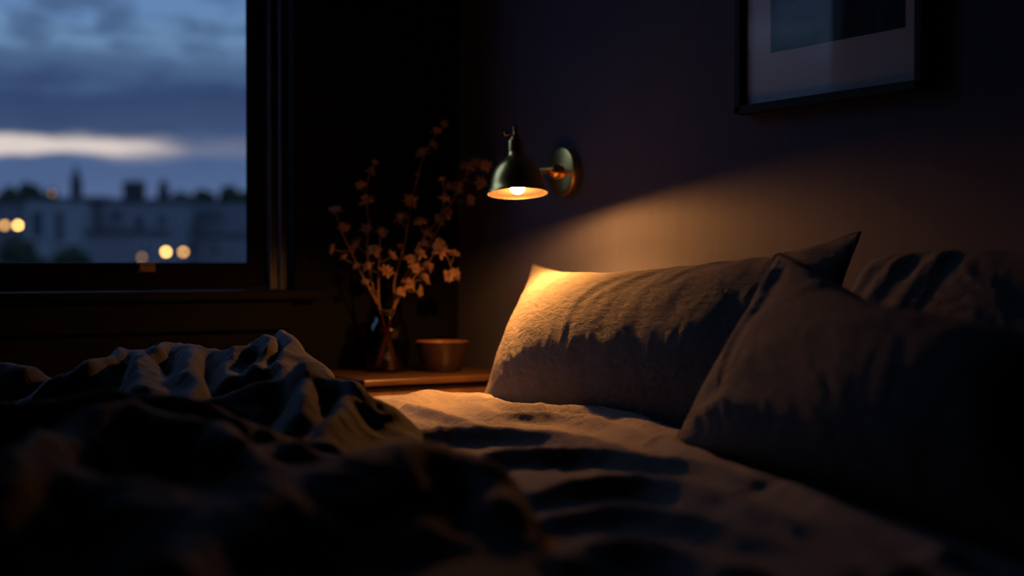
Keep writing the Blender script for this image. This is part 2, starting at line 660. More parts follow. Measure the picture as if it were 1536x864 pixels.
Xw = X + .020 * fbm(X * 5 + 3, S * 5, 3)     # gentle for the sheet, livelier for the duvet
Yw = S + .020 * fbm(X * 5 - 8, S * 5 + 4, 3)
Xd = X + .021 * fbm(X * 6 + 3, S * 6, 4, .55)
Yd = S + .024 * fbm(X * 6 - 8, S * 6 + 4, 4, .55)
acc = np.zeros_like(X)
neg = np.zeros_like(X)
FOLDS = [
    # rumpled heap along the far side
    ([(-140, 575, .615), (-20, 566, .62), (35, 565, .622), (78, 580, .60)], .050, .3),
    ([(100, 580, .615), (140, 560, .632), (186, 543, .642), (212, 556, .636), (216, 600, .610)], .045, .2),
    ([(228, 545, .640), (264, 529, .650), (292, 542, .645), (292, 575, .625), (284, 620, .595)], .040, -.2),
    ([(318, 543, .640), (345, 552, .635), (352, 585, .610)], .035, 0),
    ([(365, 545, .640), (398, 538, .643), (392, 570, .625)], .035, 0),
    ([(402, 552, .635), (425, 530, .646), (428, 560, .632), (416, 592, .610)], .035, .3),
    ([(425, 530, .646), (455, 545, .640), (488, 575, .618), (515, 598, .595), (532, 612, .572)], .040, 0),
    # second rank of folds, nearer
    ([(340, 612, .605), (392, 593, .618), (455, 589, .622), (505, 604, .612), (560, 622, .598), (618, 648, .570)], .050, .2),
    ([(455, 589, .622), (448, 630, .605), (438, 670, .580)], .030, 0),
    ([(540, 618, .600), (505, 650, .590), (490, 690, .570)], .030, 0),
    ([(-120, 640, .620), (20, 632, .623), (110, 626, .628), (200, 619, .632), (290, 630, .627), (360, 652, .610), (425, 678, .585)], .045, .3),
    ([(40, 720, .610), (95, 680, .622), (150, 650, .632), (205, 638, .636), (280, 652, .628), (335, 680, .610), (395, 740, .585)], .050, 0),
    ([(330, 700, .600), (400, 690, .590), (470, 698, .582), (530, 720, .570)], .040, 0),
    # foreground mounds
    ([(330, 800, .600), (430, 745, .616), (530, 705, .624), (640, 690, .618), (720, 712, .604), (770, 760, .585)], .085, 0),
    ([(-60, 790, .622), (60, 740, .630), (160, 760, .620), (230, 800, .61)], .060, 0),
    ([(240, 860, .615), (300, 815, .610), (380, 800, .600)], .05, 0),
    # long soft folds running to the lower right over the lit part
    ([(585, 660, 0.5660), (625, 645, 0.5724), (700, 639, 0.5740), (800, 643, 0.5724), (900, 661, 0.5692), (1000, 686, 0.5644), (1130, 726, 0.5580)], .028, -.35),
    ([(680, 690, 0.5660), (745, 673, 0.5716), (850, 668, 0.5732), (940, 674, 0.5716), (1030, 690, 0.5676), (1130, 722, 0.5612)], .024, -.35),
    ([(800, 735, .564), (880, 713, .572), (980, 712, .574), (1080, 734, .5745), (1200, 778, .574), (1360, 850, .570)], .027, -.35),
    ([(830, 775, .563), (930, 757, .569), (1040, 768, .570), (1150, 800, .568), (1290, 860, .564)], .024, -.3),
    ([(830, 830, .568), (900, 806, .572), (1000, 812, .572), (1120, 850, .568)], .030, -.2),
    ([(1000, 655, .563), (1090, 690, .566), (1230, 742, .567), (1400, 822, .564)], .020, -.3),
    # puffed edge in front of the pillow and along the far side
    ([(640, 589, .562), (700, 592, .566), (760, 603, .570), (840, 606, .572), (920, 614, .572), (985, 632, .568), (1030, 655, .56)], .034, 0),
    ([(545, 604, .560), (600, 598, .562), (645, 588, .566), (720, 590, .560)], .045, 0),
    ([(610, 606, .562), (650, 614, .565), (705, 634, .560)], .018, .3),
    ([(700, 604, .561), (760, 618, .566), (840, 618, .568), (930, 634, .566), (1010, 664, .560)], .024, -.2),
]
P = 3.0
NHEAP = 16
for pts, w, asym in FOLDS[NHEAP:]:
    c = fold(Xw, Yw, None, pts, w * .86)
    acc += np.clip(c, 0, None) ** P
H = acc ** (1 / P)
# light rumples of the smooth sheet
q2 = ridged(X * 15 + 1.5 * fbm(X * 7, S * 7, 2), S * 7 + 1.5 * fbm(X * 7 + 3, S * 7, 2))
q3 = ridged((X * .9 - S * .25) * 20 + 1.0 * fbm(X * 6, S * 6, 2), (S + .2 * X) * 5 + fbm(X * 6 + 3, S * 6, 2))
H += .0040 * (q3 ** 2 - .3) + .0020 * fbm(X * 5, S * 5 + 3, 2) + .0010 * (q2 ** 2 - .3)
H += .0010 * fbm(X * 45, S * 45, 3)
H = np.maximum(H, -.012)
# puffy far edge, tucked down beneath the pillows
H -= .045 * sstep(1.30, 1.42, X)
H -= .016 * sstep(2.38, 2.60, S)
# drape down over the edges of the mattress
EY1, EY0, EX0, R = 2.56, .62, -.46, .055


def drape(s, e, sign):
    t = np.clip((s - e) * sign, 0, None)
    ang = np.clip(t / R, 0, PI / 2)
    out = R * np.sin(ang)
    down = R * (1 - np.cos(ang)) + np.clip(t - R * PI / 2, 0, None)
    return out, down, t


Yp = np.clip(S, EY0, EY1)
o1, d1, t1 = drape(S, EY1, 1)
o0, d0, t0 = drape(S, EY0, -1)
ox, dx_, tx = drape(X, EX0, -1)
Xp = np.clip(X, EX0, 9)
hs = np.exp(-(np.maximum(np.maximum(t1, t0), tx) / .09) ** 2)
Yf = Yp + o1 - o0 + (1 - hs) * .018 * np.sin(X * 22 + 2 * fbm(X * 5, S, 2)) * (np.sign(t1) - np.sign(t0))
Xf = Xp - ox - (1 - hs) * .018 * np.sin(S * 20) * np.sign(tx)
Zf = ZB + H * hs - np.maximum(np.maximum(d1, d0), dx_)
def cloth_mesh(name, Xf, Yf, Zf, mat, keep=None):
    nx_, ny_ = X.shape
    V = np.stack([Xf, Yf, Zf], -1).reshape(-1, 3)
    UV = np.stack([X, S], -1).reshape(-1, 2)
    ii = np.arange(nx_ * ny_).reshape(nx_, ny_)
    Fq = np.stack([ii[:-1, :-1], ii[1:, :-1], ii[1:, 1:], ii[:-1, 1:]], -1)
    if keep is not None:
        kq = keep[:-1, :-1] & keep[1:, :-1] & keep[1:, 1:] & keep[:-1, 1:]
        Fq = Fq[kq]
    Fq = Fq.reshape(-1, 4)
    used = np.unique(Fq)
    remap = np.full(len(V), -1)
    remap[used] = np.arange(len(used))
    o = link_mesh(name, V[used], remap[Fq].tolist(), mat, uvs=UV[used])
    sm = o.modifiers.new('thickness', 'SOLIDIFY')
    sm.thickness = .006
    sm.offset = -1
    return o


sheet = cloth_mesh('bed_sheet', Xf, Yf, Zf, M_LINEN)
tag(sheet, 'smooth linen sheet spread over the mattress, lit amber in front of the wide pillow', 'sheet')

# the duvet pushed down the bed: inside a boundary line, puffed up and full of folds
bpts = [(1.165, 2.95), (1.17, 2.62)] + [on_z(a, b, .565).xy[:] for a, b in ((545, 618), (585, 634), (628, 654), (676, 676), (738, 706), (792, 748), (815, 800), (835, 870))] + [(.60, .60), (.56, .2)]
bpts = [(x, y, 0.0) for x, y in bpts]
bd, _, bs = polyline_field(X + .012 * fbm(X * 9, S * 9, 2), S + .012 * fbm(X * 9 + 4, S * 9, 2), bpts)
inside = bd * -bs                            # positive on the foot (left) side
acc = np.zeros_like(X)
for pts, w, asym in FOLDS[:NHEAP]:
    acc += np.clip(fold(Xd, Yd, None, pts, w, asym=asym), 0, None) ** P
HD = acc ** (1 / P)
q1 = ridged(X * 6.5 + 1.2 * fbm(X * 4, S * 4, 2) + 5, S * 4.0 + 1.0 * fbm(X * 4 + 9, S * 4 + 2, 2))
q4 = ridged(X * 13 + 1.8 * fbm(X * 6, S * 6, 2) + 2, S * 9 + 1.8 * fbm(X * 6 + 3, S * 6, 2))
HD += .014 * (q1 ** 2 - .3) + .0055 * (q4 ** 2 - .3) + .010 * fbm(X * 3.2, S * 3.2 + 7, 2) + .0012 * fbm(X * 45, S * 45, 3)
HD += sstep(.45, .10, X) * (.030 * (q1 ** 2 - .25) + .020 * fbm(X * 3.2 + 2, S * 3.2, 2))
HD = np.maximum(HD, .004) + .018
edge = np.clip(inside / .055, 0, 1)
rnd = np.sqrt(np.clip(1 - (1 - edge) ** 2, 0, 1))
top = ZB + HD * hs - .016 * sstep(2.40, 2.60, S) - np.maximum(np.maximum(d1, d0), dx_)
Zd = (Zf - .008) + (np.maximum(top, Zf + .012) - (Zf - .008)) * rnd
push = (1 - hs) * .022
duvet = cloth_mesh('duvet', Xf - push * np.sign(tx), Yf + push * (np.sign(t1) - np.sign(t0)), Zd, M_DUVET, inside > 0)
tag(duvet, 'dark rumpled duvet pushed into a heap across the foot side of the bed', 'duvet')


# ------------------------------------------------------------------ pillows
def pillow(name, TL, TR, BL, BR, normal, tf, tb, label, creases=(), seed=0, n=150, sag=0.0,
           pinch=.10, rump=1.0, power=.60, bow=(0, 0), dip=0.0, topsag=0.0, skew=0.0):
    """TL.. are world corners; creases: ([(u,v,height)..], width) in face coordinates u,v in -1..1"""
    TL, TR, BL, BR = map(lambda p: np.array(p[:]), (TL, TR, BL, BR))
    nrm = np.array(Vector(normal).normalized()[:])
    u1 = np.linspace(-1, 1, n)
    # denser towards the rim
    u1 = np.sin(u1 * PI / 2) * .35 + u1 * .65
    U, Vv = np.meshgrid(u1, u1, indexing='ij')
    wid = np.linalg.norm(TR - TL)
    hei = np.linalg.norm(TL - BL)
    faces, verts, uvs = [], [], []
    base = 0
    rim = ((U ** 2 >= .9999) | (Vv ** 2 >= .9999))
    idx_front = np.arange(n * n).reshape(n, n)
    idx_back = np.zeros((n, n), int)
    cnt = n * n
    for i in range(n):
        for j in range(n):
            if rim[i, j]:
                idx_back[i, j] = idx_front[i, j]
            else:
                idx_back[i, j] = cnt
                cnt += 1
    VV = np.zeros((cnt, 3))
    UVs = np.zeros((cnt, 2))
    for sgn, idx, T in ((1, idx_front, tf), (-1, idx_back, tb)):
        u = U * (1 - pinch * (1 - Vv ** 2) * np.abs(U) ** 3)
        v = Vv * (1 - pinch * 1.1 * (1 - U ** 2) * np.abs(Vv) ** 3)
        s, t = (u + 1) / 2, (v + 1) / 2
        Pp = ((1 - s) * (1 - t))[..., None] * BL + (s * (1 - t))[..., None] * BR + ((1 - s) * t)[..., None] * TL + (s * t)[..., None] * TR
        Pp[..., 2] -= dip * sstep(-1.05, .35, U) * np.clip((Vv + .2) / 1.2, 0, 1) ** 1.5
        Pp[..., 2] -= topsag * (1 - U ** 2) * np.clip((Vv + .3) / 1.3, 0, 1) ** 1.5
        Us = (U - skew) / (1 - skew * U)         # fullest part off centre
        prof = (np.clip(1 - Us ** 2, 0, 1) * np.clip(1 - Vv ** 2, 0, 1)) ** power
        th = T * prof
        # slump: filling settles to the lower half
        th = th * (1 + sag * (-Vv) * (1 - Vv ** 2))
        env = np.clip(1 - np.maximum(np.abs(U), np.abs(Vv)) ** 6, 0, 1)
        xx, yy = U * wid / 2 + seed * 3.1, Vv * hei / 2 + seed * 1.7 + (0 if sgn > 0 else 9)
        wob = fbm(xx * 5, yy * 5, 2)
        r1 = ridged(xx * 9 + 1.2 * wob + 2, yy * 4 + wob)
        r2 = ridged(xx * 24 + 2.5 * wob, yy * 9 + 1.5 * wob)
        th = th + env * rump * (.0045 * (r1 ** 2 - .35) + .0022 * (r2 ** 2 - .35) + .010 * fbm(xx * 4, yy * 4, 2))
        th = th + env * rump * .0014 * fbm(xx * 55 + 2 * wob, yy * 7, 3)
        # gathers fanning out of the corners and along the seams
        edge = np.clip(1 - np.abs(Vv), 0, 1)
        th = th + env * .005 * rump * np.exp(-edge / .28) * np.sin(xx * 75 + 6 * wob)
        edgeu = np.clip(1 - np.abs(U), 0, 1)
        th = th + env * .004 * rump * np.exp(-edgeu / .2) * np.sin(yy * 80 + 6 * wob)
        if sgn > 0:
            for pts, w in creases:
                d, z, sd = polyline_field(U * wid / 2, Vv * hei / 2, [(a * wid / 2, b * hei / 2, c) for a, b, c in pts])
                dd = d + .004 * wob
                th = th + env * z * (np.exp(-(dd / w) ** 2) - .55 * np.exp(-((dd - 1.6 * w * 1) / (1.1 * w)) ** 2) * (sd > 0))
        th = np.where(rim, 0, th)
        Pp = Pp + (sgn * th)[..., None] * nrm
        # bow: bends the rim (drooping corners)
        Pp = Pp + (bow[0] * (1 - U ** 2))[..., None] * nrm
        VV[idx.ravel()] = Pp.reshape(-1, 3)
        UVs[idx.ravel()] = np.stack([xx, yy], -1).reshape(-1, 2)
        f = np.stack([idx[:-1, :-1], idx[1:, :-1], idx[1:, 1:], idx[:-1, 1:]], -1).reshape(-1, 4)
        if sgn < 0:
            f = f[:, ::-1]
        faces += f.tolist()
    ctr = VV.mean(0)
    ctr[2] = VV[:, 2].min()
    o = link_mesh(name, VV - ctr, faces, M_LINEN_P, uvs=UVs)
    o.location = ctr
    tag(o, label, 'pillow', 'linen pillows on the bed')
    # corded seam along the rim
    loop = [idx_front[i, 0] for i in range(0, n, 2)] + [idx_front[n - 1, j] for j in range(0, n, 2)] + \
           [idx_front[i, n - 1] for i in range(n - 1, -1, -2)] + [idx_front[0, j] for j in range(n - 1, -1, -2)]
    pts = [Vector(VV[k] - ctr) for k in loop]
    q = [pts[0]]
    for p_ in pts[1:]:
        if (p_ - q[-1]).length > .004:
            q.append(p_)
    q.append(q[0])
    mb = MB(); mb.tube(q, .0032, 6)
    sp = mb.build('seam', M_LINEN_P, o, True)
    uvl = sp.data.uv_layers.new(name='UVMap')
    return o


# the wide pillow under the lamp
pillow('pillow', on_x(800, 398, 1.515), on_x(1290, 348, 1.500), Vector((1.300, 2.335, .535)), Vector((1.285, 1.42, .545)),
       (-.80, 0, .60), .106, .050,
       'wide charcoal linen pillow leaning on the wall directly below the brass lamp', seed=1,
       creases=[
           ([(.14, .98, .002), (.02, .66, .003), (-.08, .35, .0035), (-.16, .0, .003), (-.20, -.35, .001)], .012),
           ([(.30, .96, .002), (.18, .70, .003), (.08, .44, .003), (-.02, .1, .002)], .011),
           ([(.52, .95, .0025), (.38, .66, .003), (.30, .36, .002)], .013),
           ([(-.42, .9, .001), (-.50, .5, .0012), (-.52, .1, .001)], .012),
       ], sag=.12, pinch=.045, rump=.62, topsag=.045)
# the near pillow on the right
pillow('pillow', at(1166, 381, 1.93), at(1650, 432, 1.22), on_z(1010, 664, .553), on_z(1670, 890, .553),
       (-.87, -.14, .46), .125, .080,
       'nearest charcoal linen pillow, tilted, with one corner pointing up', seed=2,
       creases=[
           ([(-.66, -.02, .003), (-.40, .22, .006), (-.10, .48, .008), (.25, .80, .007)], .034),
           ([(-.50, -.35, .003), (-.2, -.05, .005), (.15, .30, .006), (.4, .55, .004)], .038),
           ([(-.85, .75, .012), (-.72, .3, .008), (-.7, -.2, .005)], .018),
           ([(-.8, -.75, .010), (-.5, -.6, .008), (-.2, -.62, .004)], .016),
       ], sag=.2, pinch=.07, rump=.7, skew=.42, dip=.058, power=.52)
# the one behind it, against the wall
pillow('pillow', on_x(1318, 392, 1.50), on_x(1760, 385, 1.50), Vector((1.33, 1.485, .545)), Vector((1.33, .74, .545)),
       (-.86, 0, .50), .095, .050,
       'charcoal linen pillow against the wall, mostly hidden behind the nearest pillow', seed=3,
       creases=[
           ([(-.75, .9, .006), (-.82, .4, .006), (-.8, .0, .004)], .016),
           ([(-.5, .95, .006), (-.62, .5, .006), (-.66, .1, .004)], .016),
           ([(-.2, .95, .006), (-.35, .5, .005), (-.45, .1, .004)], .018),
       ], pinch=.02, power=.34)

# ------------------------------------------------------------------ wall lamp
ROS = on_x(851, 258, W)                      # centre of the backplate on the wall
lamp = thing('wall_lamp', (W, ROS.y, ROS.z), 'aged brass wall lamp with a bell shade, glowing above the wide pillow', 'lamp')
mb = MB()
mb.lathe([(.047, 0), (.050, .002), (.0515, .006), (.0515, .013), (.0495, .0165), (.044, .0185), (.020, .0205), (.016, .021)],
         (W, ROS.y, ROS.z), (-1, 0, 0), 64, True, True)
part(mb, 'backplate', M_BRASS, lamp, 'auto')
mb = MB()
mb.lathe([(.016, .019), (.0165, .026), (.0150, .034), (.0110, .038)], (W, ROS.y, ROS.z), (-1, 0, 0), 40, True, True)
part(mb, 'hub', M_BRASS, lamp, 'auto')
RIM = at(776.5, 290.5, 2.70)                # centre of the shade mouth
AX = (Vector((0, 0, 1)) - (RGT * .030 - Vector((FWD.x, FWD.y, 0)) * .140)).normalized()   # from mouth to crown
K = .930
zarm = at(806, 256, 2.68).z
tt = (zarm - RIM.z) / AX.z
pa = RIM + AX * tt
h0 = Vector((W - .034, ROS.y, ROS.z + .001))
dirn = (pa - h0).normalized()
mb = MB()
mb.tube([h0 - dirn * .006, pa - dirn * .040], .0078, 20)
part(mb, 'arm', M_BRASS, lamp, 'auto')
mb = MB()
mb.lathe([(.0105, 0), (.0120, .003), (.0120, .012), (.0100, .016)], pa - dirn * .062, dirn, 28, True, True)
part(mb, 'pivot_collar', M_BRASS, lamp, 'auto')
def KS(p):
    return [(r * K, h * K) for r, h in p]


prof = [(.0630, 0), (.0632, .0012), (.0600, .006), (.0578, .0100), (.0560, .0160), (.0550, .0215), (.0530, .0320), (.0490, .0440),
        (.0435, .0545), (.0360, .0635), (.0285, .0700), (.0220, .0750), (.0185, .0800), (.0168, .0860)]
mb = MB(); mb.lathe(KS(prof), RIM, AX, 64)
mb.cur = 1
mb.lathe(KS([(r - .0016, h + (.0003 if i else 0)) for i, (r, h) in enumerate(prof)] + [(.004, .0855)]), RIM, AX, 64, False, True)
mb.cur = 0
mb.lathe(KS([(.0630, 0), (.0614, 0)]), RIM, AX, 64)
sh = part(mb, 'shade', M_BRASS, lamp, True, [M_BRASS, M_BRASS_IN])
mb = MB()
mb.lathe(KS([(.0168, .084), (.0168, .108), (.0160, .1105), (.0120, .113), (.0112, .118)]), RIM, AX, 40, True, True)
part(mb, 'neck', M_BRASS, lamp, 'auto')
mb = MB()
mb.lathe(KS([(.0070, .117), (.0075, .121), (.0060, .126), (.0052, .131), (.0066, .134), (.0066, .138), (.0030, .1415)]), RIM, AX, 28, True, True)
part(mb, 'finial', M_BRASS, lamp, 'auto')
tp = RIM + AX * .127 * K
lv = RGT * -1 + Vector((0, 0, -.12))
mb = MB()
mb.tube([tp, tp + lv * .010, tp + lv * .013, tp + lv * .0215, tp + lv * .0225], [.0028, .0028, .0042, .0042, .003], 14)
part(mb, 'thumb_screw', M_BRASS, lamp, 'auto')
mb = MB()
mb.lathe(KS([(.013, .083), (.013, .050), (.0150, .046), (.0145, .030), (.0158, .0130), (.0142, .0125)]), RIM, AX, 32, True, True)
part(mb, 'bulb_socket', M_DARKMETAL, lamp, 'auto')
bprof = [(.0140, .0132)]
for k in range(0, 10):
    a = math.radians(-k * 10)
    bprof.append((max(.0001, .0140 * math.cos(a)), .0120 + .0120 * math.sin(a)))
mb = MB(); mb.lathe(KS(bprof), RIM, AX, 32, True, True)
bulb = part(mb, 'bulb', M_BULB, lamp, True)
bulb['label'] = 'glowing warm bulb'

# the reflector bulb throws most of its light down along the shade's axis
sd = bpy.data.lights.new('reflector_beam', 'SPOT')
sd.energy = 32.0
sd.color = (1.0, .37, .075)
sd.spot_size = math.radians(140)
sd.spot_blend = 1.0
sd.shadow_soft_size = .005
so = bpy.data.objects.new('reflector_beam', sd)
COL.objects.link(so)
so.parent = lamp
so.location = RIM - AX * .003 - Vector(lamp.location)
so.rotation_euler = AX.to_track_quat('Z', 'Y').to_euler()

# ------------------------------------------------------------------ framed picture
q0 = on_x(1121, 173, W)
q1_ = on_x(1405, 134, W)
FY1, FY0, FZ0, FZ1 = q0.y + .004, q1_.y + .006, (q0.z + q1_.z) / 2 , 1.66
pf = thing('picture_frame', (W, (FY0 + FY1) / 2, FZ0), 'thin black picture frame holding a dark print behind glass on the navy wall', 'picture')
fw, fd = .0145, .026
mb = MB()
mb.box(W - fd, W, FY0, FY1, FZ0, FZ0 + fw, .0015)
mb.box(W - fd, W, FY0, FY1, FZ1 - fw, FZ1, .0015)
mb.box(W - fd, W, FY0, FY0 + fw, FZ0 + .001, FZ1 - .001, .0015)
mb.box(W - fd, W, FY1 - fw, FY1, FZ0 + .001, FZ1 - .001, .0015)
part(mb, 'frame', M_FRAME, pf)
iy0, iy1, iz0, iz1 = FY0 + fw, FY1 - fw, FZ0 + fw, FZ1 - fw
py0 = on_x(1360, 40, W - .010).y
pz0 = on_x(1360, 41, W - .010).z
py1 = on_x(1157, 80, W - .010).y
pz1 = iz1 - (pz0 - iz0)
mb = MB()   # mat board with a window cut
mb.box(W - .012, W - .004, iy0 - .003, py0, iz0 - .003, iz1 + .003)
mb.box(W - .012, W - .004, py1, iy1 + .003, iz0 - .003, iz1 + .003)
mb.box(W - .012, W - .004, py0, py1, iz0 - .003, pz0)
mb.box(W - .012, W - .004, py0, py1, pz1, iz1 + .003)
part(mb, 'mat_board', M_MAT, pf)
# print: plain dark still life
mp_, nt, out = new_mat('dark_print')
b = nd(nt, 'ShaderNodeBsdfPrincipled'); b.inputs['Roughness'].default_value = .8
tc = nd(nt, 'ShaderNodeTexCoord')
mpn = nd(nt, 'ShaderNodeMapping'); mpn.inputs['Location'].default_value = (0, .015, -.12); mpn.inputs['Scale'].default_value = (1, 9, 8)
nt.links.new(tc.outputs['Object'], mpn.inputs['Vector'])
ns = nd(nt, 'ShaderNodeTexNoise'); ns.inputs['Scale'].default_value = 28; ns.inputs['Detail'].default_value = 4
nt.links.new(tc.outputs['Object'], ns.inputs['Vector'])
gr = nd(nt, 'ShaderNodeTexGradient', gradient_type='SPHERICAL')
nt.links.new(mpn.outputs['Vector'], gr.inputs['Vector'])
ml = nd(nt, 'ShaderNodeMath', operation='MULTIPLY'); nt.links.new(gr.outputs['Fac'], ml.inputs[0]); nt.links.new(ns.outputs['Fac'], ml.inputs[1])
cr = nd(nt, 'ShaderNodeValToRGB')
cr.color_ramp.elements[0].position = .10; cr.color_ramp.elements[0].color = (.009, .011, .026, 1)
cr.color_ramp.elements[1].position = .30; cr.color_ramp.elements[1].color = (.10, .075, .055, 1)
nt.links.new(ml.outputs['Value'], cr.inputs['Fac']); nt.links.new(cr.outputs['Color'], b.inputs['Base Color'])
nt.links.new(b.outputs['BSDF'], out.inputs['Surface'])
mb = MB(); mb.box(W - .007, W - .005, py0 - .002, py1 + .002, pz0 - .002, pz1 + .002)
part(mb, 'print', mp_, pf)
mb = MB(); mb.box(W - .0165, W - .0145, iy0 - .002, iy1 + .002, iz0 - .002, iz1 + .002)
part(mb, 'glass', M_PICGLASS, pf)

# ------------------------------------------------------------------ nightstand
ZN = 0.560
nl = on_z(546, 570.5, ZN)
NX0, NX1 = nl.x, W - .003
NY0, NY1 = nl.y, L - .018
ns_ = thing('nightstand', ((NX0 + NX1) / 2, (NY0 + NY1) / 2, 0), 'small walnut nightstand in the corner between bed and window wall', 'nightstand')
mb = MB(); mb.box(NX0, NX1, NY0, NY1, ZN - .014, ZN, .003)
part(mb, 'top', M_TABLETOP, ns_)
mb = MB()
i = .014
mb.box(NX0 + i, NX1, NY0 + i, NY0 + i + .016, .20, ZN - .020, .001)
mb.box(NX0 + i, NX1, NY1 - i - .016, NY1 - i, .20, ZN - .020, .001)
mb.box(NX1 - .012, NX1, NY0 + i + .016, NY1 - i - .016, .20, ZN - .014)
mb.box(NX0 + i + .002, NX1 - .012, NY0 + i + .016, NY1 - i - .016, .20, .216)
mb.box(NX0 + i + .002, NX1 - .012, NY0 + i + .016, NY1 - i - .016, .372, .384)
part(mb, 'body', M_TABLE, ns_)
for z0, z1 in ((.386, ZN - .016), (.218, .370)):
    mb = MB()
    mb.box(NX0 + i - .002, NX0 + i + .016, NY0 + i + .018, NY1 - i - .018, z0, z1, .002)
    mb.box(NX0 + i + .016, NX1 - .03, NY0 + i + .022, NY1 - i - .022, z0 + .01, z1 - .02)
    dr = part(mb, 'drawer', M_TABLE, ns_)
    mb = MB()
    mb.lathe([(.006, 0), (.006, .010), (.012, .016), (.013, .022), (.006, .026)], (NX0 + i - .002, (NY0 + NY1) / 2, (z0 + z1) / 2), (-1, 0, 0), 24, True, True)
    part(mb, 'knob', M_BRASS, dr, True)
for x in (NX0 + .035, NX1 - .025):
    for y in (NY0 + .035, NY1 - .035):
        mb = MB(); mb.lathe([(.010, 0), (.016, .20)], (x, y, 0), (0, 0, 1), 20, True, True)
        part(mb, 'leg', M_TABLE, ns_, 'auto')

# ------------------------------------------------------------------ vase, bowl
vb = on_z(580, 557, ZN)
vase = thing('vase', (vb.x, vb.y, ZN), 'smoky glass jar vase holding dried flower stems on the nightstand', 'vase')
vo = [(.036, .0), (.046, .001), (.0495, .006), (.0505, .030), (.0505, .075), (.0490, .090), (.0445, .103), (.0385, .112), (.0345, .118),
      (.0335, .124), (.0335, .131), (.0360, .1345), (.0360, .1385)]
vi = [(r - .0028, max(h, .006)) for r, h in vo[3:]]
mb = MB(); mb.lathe(vo, vb, (0, 0, 1), 56, True)
mb.lathe([vo[-1], (.0332, .1385)] , vb, (0, 0, 1), 56)
mb.lathe([(.0001, .0065), (.043, .0065), (.0470, .011)] + vi[1:-1] + [(.0332, .1385)], vb, (0, 0, 1), 56)
part(mb, 'jar', M_VASE, vase, True)

bb = on_z(663.5, 557, ZN)
bowl = thing('bowl', (bb.x, bb.y, ZN), 'small dark glazed bowl standing beside the vase on the nightstand', 'bowl')
bo = [(.036, 0), (.0385, .0015), (.0395, .005), (.0430, .010), (.0485, .022), (.0530, .038), (.0565, .054), (.0590, .0645), (.0592, .0665)]
mb = MB(); mb.lathe(bo, bb, (0, 0, 1), 56, True)
part(mb, 'outside', M_BOWL, bowl, True)
mb = MB(); mb.lathe([(.0592, .0665), (.0580, .0675), (.0565, .0660), (.0540, .054), (.0500, .038), (.0440, .022), (.0330, .011), (.0001, .008)], bb, (0, 0, 1), 56)
part(mb, 'inside', M_BOWL_IN, bowl, True)['label'] = 'bronze glazed inside and rim'

# ------------------------------------------------------------------ dried flower stems
def blossom_mesh(seed):
    r = random.Random(seed)
    mb = MB()
    npet = r.choice((19, 20, 21))
    for k in range(npet):
        ring = 0 if k < 9 else (1 if k < 16 else 2)
        az = 2 * PI * (k / (9.0, 7.0, 5.0)[ring]) + r.uniform(-.25, .25) + ring * .5
        tilt = (r.uniform(-.25, .30), r.uniform(.45, .75), r.uniform(.95, 1.25))[ring]
        ln = r.uniform(.0125, .0175) * (1, .92, .8)[ring]
        wd = ln * r.uniform(.20, .28)
        curl = r.uniform(-.5, .9)
        top, bot = [], []
        NS = 6
        for i_ in range(NS + 1):
            s = i_ / NS
            half = wd * math.sin(PI * min(1, s * .9 + .08)) ** .8
            el = tilt + curl * s
            rr = .0015 + ln * s * math.cos(tilt + curl * s * .5)
            zz = ln * s * math.sin(tilt + curl * s * .5)
            for j in (-1, 0, 1):
                cup = .0022 * (j * j) * math.sin(PI * s)
                for dst, off in ((top, .0003), (bot, -.0003)):
                    x, y, z = rr, j * half, zz + cup + off
                    dst.append((x * math.cos(az) - y * math.sin(az), x * math.sin(az) + y * math.cos(az), z))
        nrow = 3
        fs = []
        n0 = len(top)
        for i_ in range(NS):
            for j in range(2):
                a = i_ * nrow + j
                fs.append((a, a + nrow, a + nrow + 1, a + 1))
                fs.append((n0 + a, n0 + a + 1, n0 + a + nrow + 1, n0 + a + nrow))
            for j in (0, 2):
                a = i_ * nrow + j
                fs.append((a, a + nrow, n0 + a + nrow, n0 + a) if j == 2 else (a, n0 + a, n0 + a + nrow, a + nrow))
        mb.add(top + bot, fs)
    # seed head
    mb.lathe([(.0002, -.003), (.0024, -.002), (.0034, .0005), (.0030, .003), (.0012, .0048), (.0001, .0052)], (0, 0, 0), (0, 0, 1), 10)
    o = mb.build('blossom', M_PETAL, None, True)
    me = o.data
    bpy.data.objects.remove(o)
    return me


